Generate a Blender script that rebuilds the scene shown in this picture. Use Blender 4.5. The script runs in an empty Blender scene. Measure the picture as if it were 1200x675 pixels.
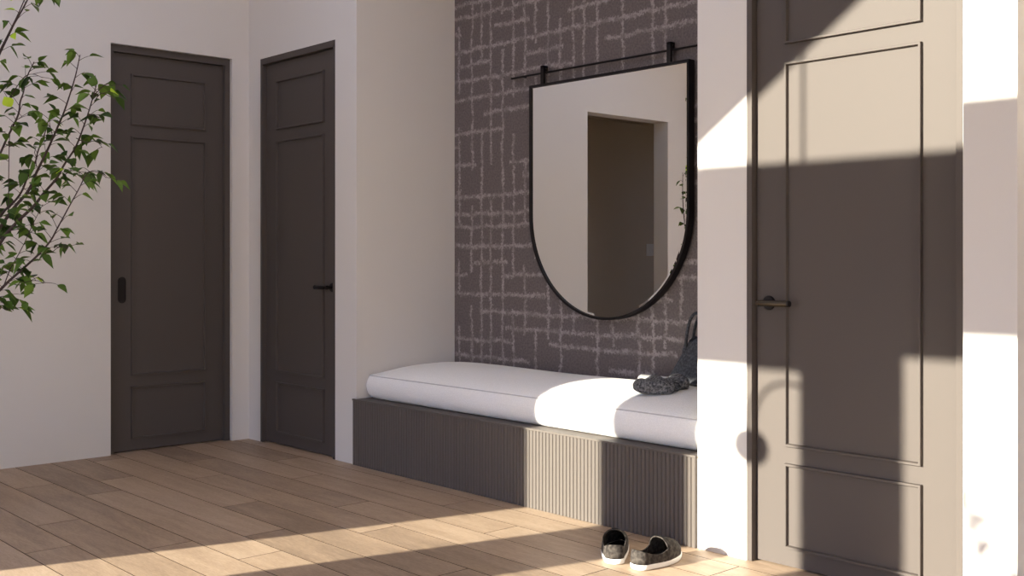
import bpy, bmesh, math, random
from mathutils import Vector, Matrix

# ------------------------------------------------------------------ camera, light, exposure
S = bpy.context.scene
COL = S.collection
S.view_settings.view_transform = 'Standard'
S.view_settings.look = 'None'
S.view_settings.exposure = 0.0
S.view_settings.gamma = 1.0
S.view_settings.use_curve_mapping = False
S.cycles.max_bounces = 12
S.cycles.diffuse_bounces = 8

cam_d = bpy.data.cameras.new('camera')
cam = bpy.data.objects.new('camera', cam_d)
COL.objects.link(cam)
cam.location = (0, 0, 1.16)
cam.rotation_euler = (math.pi / 2, 0, 0.829891)
cam_d.sensor_width = 36.0
cam_d.lens = 1282.56 / 1200 * 36.0
cam_d.shift_y = -(337.5 - 303.13) / 1200
cam_d.clip_start = 0.05
S.camera = cam

SKY = ((0.0, (1.0, 0.80, 0.58)), (1.0, (0.54, 0.52, 0.50)), (0.06, (0.95, 0.84, 0.72)), (0.20, (0.34, 0.57, 1.15)))   # warm at the horizon, blue above it, zenith set neutral for warmer top light
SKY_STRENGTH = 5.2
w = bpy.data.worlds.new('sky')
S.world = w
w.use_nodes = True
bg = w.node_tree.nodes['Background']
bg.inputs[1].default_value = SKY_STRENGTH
wt = w.node_tree
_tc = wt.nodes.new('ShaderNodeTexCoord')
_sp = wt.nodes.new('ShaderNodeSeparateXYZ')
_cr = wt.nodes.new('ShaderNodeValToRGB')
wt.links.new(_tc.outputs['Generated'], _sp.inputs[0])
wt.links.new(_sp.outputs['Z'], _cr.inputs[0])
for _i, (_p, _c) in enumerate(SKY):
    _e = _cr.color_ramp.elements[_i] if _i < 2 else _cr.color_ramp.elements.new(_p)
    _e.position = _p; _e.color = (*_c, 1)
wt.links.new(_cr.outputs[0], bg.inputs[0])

SUN_DIR = Vector((0.262, 1.0, -0.30))
sun_d = bpy.data.lights.new('sun', 'SUN')
sun_d.energy = 17.5
sun_d.color = (1.0, 0.94, 0.77)
sun_d.angle = math.radians(0.55)
sun = bpy.data.objects.new('sun', sun_d)
COL.objects.link(sun)
sun.rotation_euler = SUN_DIR.to_track_quat('-Z', 'Y').to_euler()
sun.location = (-4, -12, 6)

# ------------------------------------------------------------------ helpers
def new_mat(name, col, rough=0.6, metal=0.0, spec=0.5):
    m = bpy.data.materials.new(name)
    m.use_nodes = True
    b = m.node_tree.nodes['Principled BSDF']
    b.inputs['Base Color'].default_value = (*col, 1)
    b.inputs['Roughness'].default_value = rough
    b.inputs['Metallic'].default_value = metal
    b.inputs['Specular IOR Level'].default_value = spec
    return m, m.node_tree, b

def link(nt, a, b): nt.links.new(a, b)

def node(nt, typ, **kw):
    n = nt.nodes.new(typ)
    for k, v in kw.items():
        setattr(n, k, v)
    return n

def mth(nt, op, a, b=None, c=None):
    n = nt.nodes.new('ShaderNodeMath')
    n.operation = op
    for i, v in enumerate((a, b, c)):
        if v is None: continue
        if isinstance(v, (int, float)): n.inputs[i].default_value = v
        else: nt.links.new(v, n.inputs[i])
    return n.outputs[0]

def bump_noise(nt, b, scale, strength, dist=0.002, coord='Object'):
    tc = node(nt, 'ShaderNodeTexCoord')
    nz = node(nt, 'ShaderNodeTexNoise')
    nz.inputs['Scale'].default_value = scale
    nz.inputs['Detail'].default_value = 4
    link(nt, tc.outputs[coord], nz.inputs['Vector'])
    bp = node(nt, 'ShaderNodeBump')
    bp.inputs['Strength'].default_value = strength
    bp.inputs['Distance'].default_value = dist
    link(nt, nz.outputs['Fac'], bp.inputs['Height'])
    link(nt, bp.outputs[0], b.inputs['Normal'])
    return nz

class MB:
    def __init__(self): self.bm = bmesh.new()
    def box(self, x0, x1, y0, y1, z0, z1, bev=0.0):
        t = bmesh.new()
        bmesh.ops.create_cube(t, size=1)
        for v in t.verts:
            v.co = Vector(((x0 + x1) / 2 + v.co.x * (x1 - x0), (y0 + y1) / 2 + v.co.y * (y1 - y0), (z0 + z1) / 2 + v.co.z * (z1 - z0)))
        if bev > 0:
            bmesh.ops.bevel(t, geom=t.edges[:] , offset=bev, segments=2, affect='EDGES', profile=0.7)
        self.merge(t)
        return self
    def merge(self, t, M=None):
        if M is not None: bmesh.ops.transform(t, matrix=M, verts=t.verts)
        me = bpy.data.meshes.new('tmp'); t.to_mesh(me); t.free()
        self.bm.from_mesh(me); bpy.data.meshes.remove(me)
    def grid(self, rows, close_u=False, close_v=False, cap=False):
        """rows: list of lists of points, same length"""
        vs = [[self.bm.verts.new(p) for p in r] for r in rows]
        n, m = len(vs), len(vs[0])
        for i in range(n if close_u else n - 1):
            for j in range(m if close_v else m - 1):
                a, b = vs[i], vs[(i + 1) % n]
                try: self.bm.faces.new((a[j], a[(j + 1) % m], b[(j + 1) % m], b[j]))
                except ValueError: pass
        if cap:
            self.bm.faces.new(vs[0][::-1]); self.bm.faces.new(vs[-1])
        return vs
    def tube(self, pts, r, seg=8, caps=True):
        pts = [Vector(p) for p in pts]
        rs = r if isinstance(r, (list, tuple)) else [r] * len(pts)
        rows = []
        prev = None
        for i, p in enumerate(pts):
            d = (pts[min(i + 1, len(pts) - 1)] - pts[max(i - 1, 0)]).normalized()
            if prev is None:
                up = Vector((0, 0, 1)) if abs(d.z) < 0.9 else Vector((1, 0, 0))
                a = d.cross(up).normalized()
            else:
                a = (prev - d * prev.dot(d)).normalized()
            prev = a
            b = d.cross(a)
            rows.append([p + (a * math.cos(2 * math.pi * k / seg) + b * math.sin(2 * math.pi * k / seg)) * rs[i] for k in range(seg)])
        self.grid(rows, close_v=True, cap=caps)
        return self
    def lathe(self, prof, M, seg=32):
        """prof: list of (r, z) around local z, placed by matrix M"""
        t = bmesh.new()
        rows = []
        for r, z in prof:
            rows.append([t.verts.new((max(r, 1e-5) * math.cos(2 * math.pi * k / seg), max(r, 1e-5) * math.sin(2 * math.pi * k / seg), z)) for k in range(seg)])
        for i in range(len(rows) - 1):
            for k in range(seg):
                t.faces.new((rows[i][k], rows[i][(k + 1) % seg], rows[i + 1][(k + 1) % seg], rows[i + 1][k]))
        bmesh.ops.remove_doubles(t, verts=t.verts, dist=2e-5)
        self.merge(t, M)
        return self
    def build(self, name, mat, parent=None, smooth=False, angle=None):
        bmesh.ops.recalc_face_normals(self.bm, faces=self.bm.faces[:])
        me = bpy.data.meshes.new(name)
        self.bm.to_mesh(me); self.bm.free()
        me.materials.append(mat)
        if smooth:
            for p in me.polygons: p.use_smooth = True
            if angle is not None: me.set_sharp_from_angle(angle=math.radians(angle))
        o = bpy.data.objects.new(name, me)
        COL.objects.link(o)
        if parent is not None:
            o.parent = parent
            o.matrix_parent_inverse = Matrix.Translation(-Vector(parent.location)) if parent.rotation_euler.z == 0 else (Matrix.Translation(parent.location) @ parent.rotation_euler.to_matrix().to_4x4()).inverted()
        return o

def tag(o, label=None, cat=None, group=None, kind=None):
    if label: o['label'] = label
    if cat: o['category'] = cat
    if group: o['group'] = group
    if kind: o['kind'] = kind
    return o

def empty(name, loc, label=None, cat=None, group=None, kind=None):
    o = bpy.data.objects.new(name, None)
    o.empty_display_size = 0.1
    COL.objects.link(o)
    o.location = loc
    return tag(o, label, cat, group, kind)

def bez(p0, p1, p2, p3, n=10):
    p0, p1, p2, p3 = map(Vector, (p0, p1, p2, p3))
    return [p0 * (1 - t) ** 3 + p1 * 3 * t * (1 - t) ** 2 + p2 * 3 * t * t * (1 - t) + p3 * t ** 3 for t in [i / n for i in range(n + 1)]]

def catmull(pts, sub=5):
    pts = [Vector(p) for p in pts]
    out = []
    for i in range(len(pts) - 1):
        a, b, c, d = pts[max(i - 1, 0)], pts[i], pts[i + 1], pts[min(i + 2, len(pts) - 1)]
        for k in range(sub):
            t = k / sub
            out.append(0.5 * ((2 * b) + (c - a) * t + (2 * a - 5 * b + 4 * c - d) * t * t + (3 * b - a - 3 * c + d) * t ** 3))
    out.append(pts[-1])
    return out

# ------------------------------------------------------------------ materials
m_wall, nt, b = new_mat('white_plaster', (0.715, 0.69, 0.665), 0.85, spec=0.15)
bump_noise(nt, b, 60, 0.06)
m_pass, _, _ = new_mat('passage_paint', (0.50, 0.42, 0.33), 0.85, spec=0.15)
m_ceil, _, _ = new_mat('ceiling_paint', (0.90, 0.82, 0.70), 0.9, spec=0.2)
m_door, nt, b = new_mat('taupe_door_lacquer', (0.090, 0.076, 0.070), 0.6, spec=0.25)
m_bench, nt, b = new_mat('taupe_reeded_front', (0.113, 0.097, 0.088), 0.6, spec=0.25)
m_black, nt, b = new_mat('black_metal', (0.010, 0.007, 0.007), 0.5, 0.0, spec=0.25)
m_bronze, nt, b = new_mat('dark_bronze', (0.06, 0.045, 0.03), 0.33, 0.85)
m_stone, nt, b = new_mat('terrace_stone', (0.55, 0.47, 0.38), 0.9)
bump_noise(nt, b, 8, 0.2)

# mirror
m_mirror, nt, b = new_mat('mirror_silver', (0.86, 0.845, 0.82), 0.0, 1.0)

# floor: oak planks; tone per plank comes from the plank itself
m_floor, nt, b = new_mat('oak_planks', (0.4, 0.3, 0.2), 0.5, spec=0.35)
at = node(nt, 'ShaderNodeAttribute', attribute_name='plank')
tc = node(nt, 'ShaderNodeTexCoord')
mp = node(nt, 'ShaderNodeMapping')
mp.inputs['Scale'].default_value = (1.0, 7.0, 1.0)
sep = node(nt, 'ShaderNodeSeparateColor')
link(nt, at.outputs['Color'], sep.inputs[0])
cmb = node(nt, 'ShaderNodeCombineXYZ')
link(nt, mth(nt, 'MULTIPLY', sep.outputs[1], 37.0), cmb.inputs[0])
link(nt, mth(nt, 'MULTIPLY', sep.outputs[1], 91.0), cmb.inputs[2])
va = node(nt, 'ShaderNodeVectorMath', operation='ADD')
link(nt, tc.outputs['Object'], mp.inputs[0]); link(nt, mp.outputs[0], va.inputs[0]); link(nt, cmb.outputs[0], va.inputs[1])
n1 = node(nt, 'ShaderNodeTexNoise')
n1.inputs['Scale'].default_value = 2.2; n1.inputs['Detail'].default_value = 8; n1.inputs['Roughness'].default_value = 0.62
n1.inputs['Distortion'].default_value = 0.6
link(nt, va.outputs[0], n1.inputs['Vector'])
n2 = node(nt, 'ShaderNodeTexNoise')
n2.inputs['Scale'].default_value = 30; n2.inputs['Detail'].default_value = 8; n2.inputs['Roughness'].default_value = 0.7
link(nt, va.outputs[0], n2.inputs['Vector'])
tone = mth(nt, 'ADD', mth(nt, 'MULTIPLY', n1.outputs['Fac'], 0.55), mth(nt, 'MULTIPLY', mth(nt, 'ADD', mth(nt, 'MULTIPLY', mth(nt, 'SUBTRACT', n2.outputs['Fac'], 0.5), 1.5), 0.5), 0.45))
tone = mth(nt, 'ADD', tone, mth(nt, 'MULTIPLY', mth(nt, 'SUBTRACT', sep.outputs[0], 0.5), 0.22))
cr = node(nt, 'ShaderNodeValToRGB')
cr.color_ramp.elements[0].position = 0.30; cr.color_ramp.elements[0].color = (0.25, 0.182, 0.132, 1)
cr.color_ramp.elements[1].position = 0.72; cr.color_ramp.elements[1].color = (0.51, 0.388, 0.285, 1)
e = cr.color_ramp.elements.new(0.5); e.color = (0.385, 0.28, 0.199, 1)
link(nt, tone, cr.inputs[0])
link(nt, cr.outputs[0], b.inputs['Base Color'])
bp = node(nt, 'ShaderNodeBump'); bp.inputs['Strength'].default_value = 0.25; bp.inputs['Distance'].default_value = 0.001
link(nt, n2.outputs['Fac'], bp.inputs['Height']); link(nt, bp.outputs[0], b.inputs['Normal'])
m_gap, _, _ = new_mat('plank_joint', (0.05, 0.033, 0.022), 0.9, spec=0.0)

# wallpaper: rough brushed light grid with gaps over grey-brown
m_paper, nt, b = new_mat('brushed_grid_wallpaper', (0.12, 0.09, 0.09), 0.8, spec=0.2)
tc = node(nt, 'ShaderNodeTexCoord')
sx = node(nt, 'ShaderNodeSeparateXYZ')
nd = node(nt, 'ShaderNodeTexNoise'); nd.inputs['Scale'].default_value = 7.0; nd.inputs['Detail'].default_value = 3
link(nt, tc.outputs['Object'], nd.inputs['Vector'])
sub = node(nt, 'ShaderNodeVectorMath', operation='SUBTRACT'); sub.inputs[1].default_value = (0.5, 0.5, 0.5)
link(nt, nd.outputs['Color'], sub.inputs[0])
scl = node(nt, 'ShaderNodeVectorMath', operation='SCALE'); scl.inputs['Scale'].default_value = 0.045
link(nt, sub.outputs[0], scl.inputs[0])
nf = node(nt, 'ShaderNodeTexNoise'); nf.inputs['Scale'].default_value = 55.0; nf.inputs['Detail'].default_value = 3
link(nt, tc.outputs['Object'], nf.inputs['Vector'])
sub2 = node(nt, 'ShaderNodeVectorMath', operation='SUBTRACT'); sub2.inputs[1].default_value = (0.5, 0.5, 0.5)
link(nt, nf.outputs['Color'], sub2.inputs[0])
scl2 = node(nt, 'ShaderNodeVectorMath', operation='SCALE'); scl2.inputs['Scale'].default_value = 0.022
link(nt, sub2.outputs[0], scl2.inputs[0])
ad = node(nt, 'ShaderNodeVectorMath', operation='ADD'); link(nt, tc.outputs['Object'], ad.inputs[0]); link(nt, scl.outputs[0], ad.inputs[1])
ad2 = node(nt, 'ShaderNodeVectorMath', operation='ADD'); link(nt, ad.outputs[0], ad2.inputs[0]); link(nt, scl2.outputs[0], ad2.inputs[1])
link(nt, ad2.outputs[0], sx.inputs[0])
nrough = node(nt, 'ShaderNodeTexNoise'); nrough.inputs['Scale'].default_value = 95.0; nrough.inputs['Detail'].default_value = 3; nrough.inputs['Roughness'].default_value = 0.65
link(nt, tc.outputs['Object'], nrough.inputs['Vector'])
def lines(c, other, period, operiod, width, seed, keep):
    """distance to the nearest line of a family, present only on some runs of it"""
    q = mth(nt, 'DIVIDE', c, period)
    idx = mth(nt, 'ROUND', q)
    # jitter of the line's place by its index
    wn0 = node(nt, 'ShaderNodeTexWhiteNoise', noise_dimensions='1D')
    link(nt, mth(nt, 'ADD', idx, seed), wn0.inputs['W'])
    jit = mth(nt, 'MULTIPLY', mth(nt, 'SUBTRACT', wn0.outputs['Value'], 0.5), 0.30)
    d = mth(nt, 'MULTIPLY', mth(nt, 'ABSOLUTE', mth(nt, 'SUBTRACT', mth(nt, 'SUBTRACT', q, idx), jit)), period)
    oq = mth(nt, 'ADD', mth(nt, 'DIVIDE', other, operiod), mth(nt, 'MULTIPLY', wn0.outputs['Value'], 5.0))
    wn = node(nt, 'ShaderNodeTexWhiteNoise', noise_dimensions='2D')
    cv = node(nt, 'ShaderNodeCombineXYZ')
    link(nt, mth(nt, 'ADD', idx, seed), cv.inputs[0]); link(nt, mth(nt, 'FLOOR', oq), cv.inputs[1])
    link(nt, cv.outputs[0], wn.inputs['Vector'])
    pres = mth(nt, 'LESS_THAN', wn.outputs['Value'], keep)
    mr = node(nt, 'ShaderNodeMapRange', interpolation_type='SMOOTHSTEP')
    rough = mth(nt, 'MULTIPLY', mth(nt, 'SUBTRACT', nrough.outputs['Fac'], 0.5), 3.6)
    val = mth(nt, 'ADD', mth(nt, 'SUBTRACT', 1.0, mth(nt, 'DIVIDE', d, width)), rough)
    mr.inputs['From Min'].default_value = 0.05; mr.inputs['From Max'].default_value = 0.85
    mr.inputs['To Min'].default_value = 0; mr.inputs['To Max'].default_value = 1
    link(nt, val, mr.inputs['Value'])
    return mth(nt, 'MULTIPLY', mr.outputs[0], pres)
lv = lines(sx.outputs[0], sx.outputs[2], 0.094, 0.20, 0.0140, 3.0, 0.68)
lh = lines(sx.outputs[2], sx.outputs[0], 0.096, 0.30, 0.0175, 51.0, 0.68)
ln = mth(nt, 'MAXIMUM', lv, lh)
nbreak = node(nt, 'ShaderNodeTexNoise'); nbreak.inputs['Scale'].default_value = 38; nbreak.inputs['Detail'].default_value = 4
link(nt, tc.outputs['Object'], nbreak.inputs['Vector'])
mrb = node(nt, 'ShaderNodeMapRange'); mrb.inputs['From Min'].default_value = 0.36; mrb.inputs['From Max'].default_value = 0.60
mrb.inputs['To Min'].default_value = 0.28; mrb.inputs['To Max'].default_value = 1.0
link(nt, nbreak.outputs['Fac'], mrb.inputs['Value'])
ln = mth(nt, 'MULTIPLY', ln, mrb.outputs[0])
nb = node(nt, 'ShaderNodeTexNoise'); nb.inputs['Scale'].default_value = 90; nb.inputs['Detail'].default_value = 2
link(nt, tc.outputs['Object'], nb.inputs['Vector'])
mxb = node(nt, 'ShaderNodeMix', data_type='RGBA')
mxb.inputs[6].default_value = (0.080, 0.066, 0.066, 1); mxb.inputs[7].default_value = (0.205, 0.174, 0.168, 1)
link(nt, nb.outputs['Fac'], mxb.inputs[0])
mx = node(nt, 'ShaderNodeMix', data_type='RGBA')
mx.inputs[7].default_value = (0.365, 0.325, 0.320, 1)
link(nt, mxb.outputs[2], mx.inputs[6]); link(nt, mth(nt, 'MULTIPLY', ln, 0.85), mx.inputs[0])
link(nt, mx.outputs[2], b.inputs['Base Color'])

# cushion fabric
m_cush, nt, b = new_mat('white_woven_fabric', (0.80, 0.79, 0.79), 0.9, spec=0.15)
tc = node(nt, 'ShaderNodeTexCoord')
vo = node(nt, 'ShaderNodeTexVoronoi'); vo.inputs['Scale'].default_value = 150
link(nt, tc.outputs['Object'], vo.inputs['Vector'])
bp = node(nt, 'ShaderNodeBump'); bp.inputs['Strength'].default_value = 0.4; bp.inputs['Distance'].default_value = 0.0018
link(nt, vo.outputs['Distance'], bp.inputs['Height']); link(nt, bp.outputs[0], b.inputs['Normal'])
crr = node(nt, 'ShaderNodeMapRange'); crr.inputs['From Max'].default_value = 0.6
crr.inputs['To Min'].default_value = 0.93; crr.inputs['To Max'].default_value = 0.86
link(nt, vo.outputs['Distance'], crr.inputs['Value'])
cc = node(nt, 'ShaderNodeCombineColor')
for i in range(3): link(nt, crr.outputs[0], cc.inputs[i])
link(nt, cc.outputs[0], b.inputs['Base Color'])
m_pipe, _, _ = new_mat('cushion_piping', (0.55, 0.54, 0.56), 0.9)
m_whitecloth, _, _ = new_mat('white_cloth', (0.82, 0.81, 0.79), 0.9)

def two_tone(name, c0, c1, scale, rough=0.95, bs=0.6, bd=0.004):
    m, nt, b = new_mat(name, c0, rough, spec=0.15)
    tc = node(nt, 'ShaderNodeTexCoord')
    n = node(nt, 'ShaderNodeTexNoise'); n.inputs['Scale'].default_value = scale; n.inputs['Detail'].default_value = 5
    link(nt, tc.outputs['Object'], n.inputs['Vector'])
    r = node(nt, 'ShaderNodeValToRGB')
    r.color_ramp.elements[0].position = 0.38; r.color_ramp.elements[0].color = (*c0, 1)
    r.color_ramp.elements[1].position = 0.66; r.color_ramp.elements[1].color = (*c1, 1)
    link(nt, n.outputs['Fac'], r.inputs[0]); link(nt, r.outputs[0], b.inputs['Base Color'])
    bp = node(nt, 'ShaderNodeBump'); bp.inputs['Strength'].default_value = bs; bp.inputs['Distance'].default_value = bd
    link(nt, n.outputs['Fac'], bp.inputs['Height']); link(nt, bp.outputs[0], b.inputs['Normal'])
    return m
m_knit = two_tone('charcoal_knit', (0.045, 0.047, 0.053), (0.21, 0.21, 0.22), 110)
m_bag = two_tone('charcoal_felt', (0.040, 0.042, 0.050), (0.085, 0.088, 0.10), 90, bs=0.4)
m_shoe = two_tone('grey_brown_canvas', (0.030, 0.026, 0.024), (0.092, 0.080, 0.072), 60, bs=0.35, bd=0.002)
m_lining, _, _ = new_mat('black_lining', (0.008, 0.008, 0.009), 0.9)
m_sole, _, _ = new_mat('white_rubber', (0.80, 0.79, 0.77), 0.55)
m_bark, nt, b = new_mat('dark_bark', (0.055, 0.035, 0.032), 0.85)
bump_noise(nt, b, 80, 0.5)
m_leaf, nt, b = new_mat('green_leaf', (0.07, 0.14, 0.02), 0.55, spec=0.3)
at = node(nt, 'ShaderNodeAttribute', attribute_name='tone')
r = node(nt, 'ShaderNodeValToRGB')
r.color_ramp.elements[0].position = 0.0; r.color_ramp.elements[0].color = (0.018, 0.050, 0.008, 1)
r.color_ramp.elements[1].position = 0.93; r.color_ramp.elements[1].color = (0.13, 0.235, 0.030, 1)
e = r.color_ramp.elements.new(1.0); e.color = (0.50, 0.72, 0.05, 1)  # sunlight on a few stray leaves, put into their colour
link(nt, at.outputs['Fac'], r.inputs[0]); link(nt, r.outputs[0], b.inputs['Base Color'])
m_pot, nt, b = new_mat('pale_ceramic', (0.6, 0.57, 0.53), 0.6)
m_soil, nt, b = new_mat('soil', (0.05, 0.035, 0.025), 0.95)
m_glassw, nt, b = new_mat('opal_glass', (0.75, 0.74, 0.72), 0.3)
m_switch, nt, b = new_mat('switch_plastic', (0.62, 0.60, 0.58), 0.4)

# ------------------------------------------------------------------ room shell
XL, XR, YW, YF, ZC = -6.35, 3.4, 3.509, -0.9, 3.66
YN = 4.223                      # back of the niche
def struct(o): o['kind'] = 'structure'; return o

# floor: every plank a chamfered board
random.seed(5)
fb = bmesh.new()
lay = fb.loops.layers.float_color.new('plank')
Lp, Wp, g = 1.545, 0.1925, 0.0019
offs = {0: -2.465, 1: -5.035, 2: -2.78, 3: -5.39, 4: -3.135, 5: -4.125, 6: -5.37, 8: -4.9, 9: -4.47, 7: -5.75, -1: -4.6}
def plank(x0, x1, y0, y1):
    col = (random.random(), random.random(), 0, 1)
    t = [fb.verts.new(p) for p in ((x0 + g, y0 + g, 0), (x1 - g, y0 + g, 0), (x1 - g, y1 - g, 0), (x0 + g, y1 - g, 0))]
    q = [fb.verts.new(p) for p in ((x0 + g, y0 + g, -0.004), (x1 - g, y0 + g, -0.004), (x1 - g, y1 - g, -0.004), (x0 + g, y1 - g, -0.004))]
    fs = [fb.faces.new(t)]
    for i in range(4): fs.append(fb.faces.new((q[i], q[(i + 1) % 4], t[(i + 1) % 4], t[i])))
    for f in fs[1:]: f.material_index = 1
    for f in fs:
        for l in f.loops: l[lay] = col
FX0, FX1 = XL - 0.163, XR
for k in range(-1, 24):
    y1 = 3.415 - k * Wp + (0 if k >= 0 else 0); y0 = y1 - Wp
    if k == -1: y0, y1 = 3.415, 3.60
    y1 = min(y1, 3.60); y0 = max(y0, YF)
    if y0 >= y1 - 0.01: continue
    o = offs.get(k, -6.4 + random.random() * Lp)
    while o > FX0: o -= Lp
    x = o
    while x < FX1:
        a, c = max(x, FX0), min(x + Lp, FX1)
        if c - a > 0.01: plank(a, c, y0, y1)
        x += Lp
me = bpy.data.meshes.new('floor')
bmesh.ops.recalc_face_normals(fb, faces=fb.faces[:])
for f in fb.faces:
    if f.normal.z < 0: f.normal_flip()
# subfloor slab showing dark in the joints
x0, x1, y0, y1 = FX0, FX1, YF - 0.1, 3.62
vs = [fb.verts.new(p) for p in ((x0, y0, -0.004), (x1, y0, -0.004), (x1, y1, -0.004), (x0, y1, -0.004), (x0, y0, -0.05), (x1, y0, -0.05), (x1, y1, -0.05), (x0, y1, -0.05))]
for q in ((0, 1, 2, 3), (7, 6, 5, 4), (0, 4, 5, 1), (1, 5, 6, 2), (2, 6, 7, 3), (3, 7, 4, 0)):
    f = fb.faces.new([vs[i] for i in q]); f.material_index = 1
fb.to_mesh(me); fb.free()
me.materials.append(m_floor); me.materials.append(m_gap)
fl = bpy.data.objects.new('floor', me); COL.objects.link(fl); struct(fl)

# ceiling; its narrow rooflight is unseen, added to bring in light from above
SX0, SX1, SY0, SY1 = -5.4, -2.8, 1.5, 2.3
mb = MB()
mb.box(XL - 0.2, XR + 0.1, YF - 0.1, SY0, ZC, ZC + 0.12)
mb.box(XL - 0.2, XR + 0.1, SY1, YN + 0.1, ZC, ZC + 0.12)
mb.box(XL - 0.2, SX0, SY0, SY1, ZC, ZC + 0.12)
mb.box(SX1, XR + 0.1, SY0, SY1, ZC, ZC + 0.12)
struct(mb.build('ceiling', m_ceil))

# wall with doors 2 and 3 and the niche
DH = 2.425
D2 = (-6.200, -5.347)
D3 = (-2.498, -1.648)
NX = (-5.132, -2.734)
mb = MB()
T = 0.12
mb.box(XL - 0.12, D2[0], YW, YW + T, 0, ZC)
mb.box(D2[1], NX[0], YW, YW + T, 0, ZC)
mb.box(D2[0], D2[1], YW, YW + T, DH, ZC)
mb.box(NX[1], D3[0], YW, YW + T, 0, ZC)
mb.box(D3[0], D3[1], YW, YW + T, DH, ZC)
mb.box(D3[1], XR + 0.1, YW, YW + T, 0, ZC)
struct(mb.build('wall_back', m_wall))
struct(MB().box(NX[0] - 0.1, NX[1] + 0.1, YN, YN + 0.1, 0, ZC).build('wall_niche_back', m_paper))
struct(MB().box(NX[0] - 0.1, NX[0], YW + T, YN, 0, ZC).build('wall_niche_left', m_wall))
struct(MB().box(NX[1], NX[1] + 0.1, YW + T, YN, 0, ZC).build('wall_niche_right', m_wall))
struct(MB().box(-1.488, -1.330, 3.17, YW, 0, ZC).build('wall_pier', m_wall))
struct(MB().box(XR, XR + 0.1, YF, YW, 0, ZC).build('wall_right', m_wall))
# left wall: sliding door 1 and an open doorway (seen in the mirror)
D1 = (2.606, 3.392)
OP = (0.638, 1.688)
mb = MB()
TL = 0.163
mb.box(XL - TL, XL, YF - 0.1, OP[0], 0, ZC)
mb.box(XL - TL, XL, OP[0], OP[1], 2.395, ZC)
mb.box(XL - TL, XL, OP[1], D1[0], 0, ZC)
mb.box(XL - TL, XL, D1[0], D1[1], DH + 0.008, ZC)
mb.box(XL - TL, XL, D1[1], YW, 0, ZC)
struct(mb.build('wall_left', m_wall))
# dim passage behind the open doorway
PX = -7.75
mb = MB()
mb.box(PX - 0.1, PX, -1.1, 2.6, 0, 2.6)
mb.box(PX, XL - TL, -1.2, -1.1, 0, 2.6)
mb.box(PX, XL - TL, 2.5, 2.6, 0, 2.6)
mb.box(PX - 0.1, XL - TL, -1.2, 2.6, 2.6, 2.7)
struct(mb.build('wall_passage', m_pass))
struct(MB().box(PX - 0.1, FX0, -1.2, 2.6, -0.05, 0).build('floor_passage', m_floor))
# front wall behind the camera: tall windows, the right-hand one added for bounce light
cols = [(-6.51, -6.2, []), (-6.2, -5.15, []), (-5.15, -4.90, []), (-4.90, -4.407, [(0.02, 2.095)]), (-4.407, -3.955, []), (-3.955, -3.445, [(0.02, 2.095)]),
        (-3.445, -3.058, []), (-3.058, -2.355, [(0.02, 2.178)]), (-2.355, 1.3, []), (1.3, 3.2, [(0.02, 2.80)]), (3.1, XR + 0.1, [])]
mb = MB()
ZS = 2.854
for x0, x1, holes in cols:
    z = 0
    for h0, h1 in holes:
        mb.box(x0, x1, YF - 0.1, YF, z, h0); z = h1
    mb.box(x0, x1, YF - 0.1, YF, z, ZS)
# upper band with the raked clerestory
def prism(mb, poly, y0, y1):
    a = [mb.bm.verts.new((x, y0, z)) for x, z in poly]; c = [mb.bm.verts.new((x, y1, z)) for x, z in poly]
    mb.bm.faces.new(a); mb.bm.faces.new(c[::-1])
    n = len(poly)
    for i in range(n): mb.bm.faces.new((a[i], c[i], c[(i + 1) % n], a[(i + 1) % n]))
prism(mb, [(-6.51, ZS), (-6.2, ZS), (-6.2, ZC), (-6.51, ZC)], YF - 0.1, YF)
prism(mb, [(-5.15, ZS), (-4.062, ZS), (-2.99, 3.60), (-2.99, ZC), (-5.15, ZC)], YF - 0.1, YF)
prism(mb, [(-6.2, ZS), (-5.15, ZS), (-5.15, ZC), (-6.2, ZC)], YF - 0.1, YF)
prism(mb, [(-2.99, 3.60), (-2.2, 3.60), (-2.2, ZC), (-2.99, ZC)], YF - 0.1, YF)
prism(mb, [(-2.2, ZS), (XR + 0.1, ZS), (XR + 0.1, ZC), (-2.2, ZC)], YF - 0.1, YF)
struct(mb.build('wall_front', m_wall))
# terrace outside
struct(MB().box(-60, 60, -80, YF - 0.1, -0.25, -0.06).build('terrace_ground', m_stone))

# ------------------------------------------------------------------ doors
def bead(mb, x0, x1, z0, z1, y, h=0.0145, wd=0.012, wall='Y'):
    """raised rectangular bead on a leaf; coordinates are the bead's outer edge"""
    def P(u, d, z): return (u, y - d, z) if wall == 'Y' else (y + d, u, z)
    prof = [(0.0, 0.0), (0.0005, h * 0.9), (wd * 0.12, h), (wd * 0.72, h), (wd * 0.85, h * 0.75), (wd, 0.0)]
    corners = [(x0, z0, 1, 1), (x1, z0, -1, 1), (x1, z1, -1, -1), (x0, z1, 1, -1)]
    rows = [[P(cx + sx_ * i, d, cz + sz_ * i) for i, d in prof] for cx, cz, sx_, sz_ in corners]
    mb.grid(rows, close_u=True)

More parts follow.
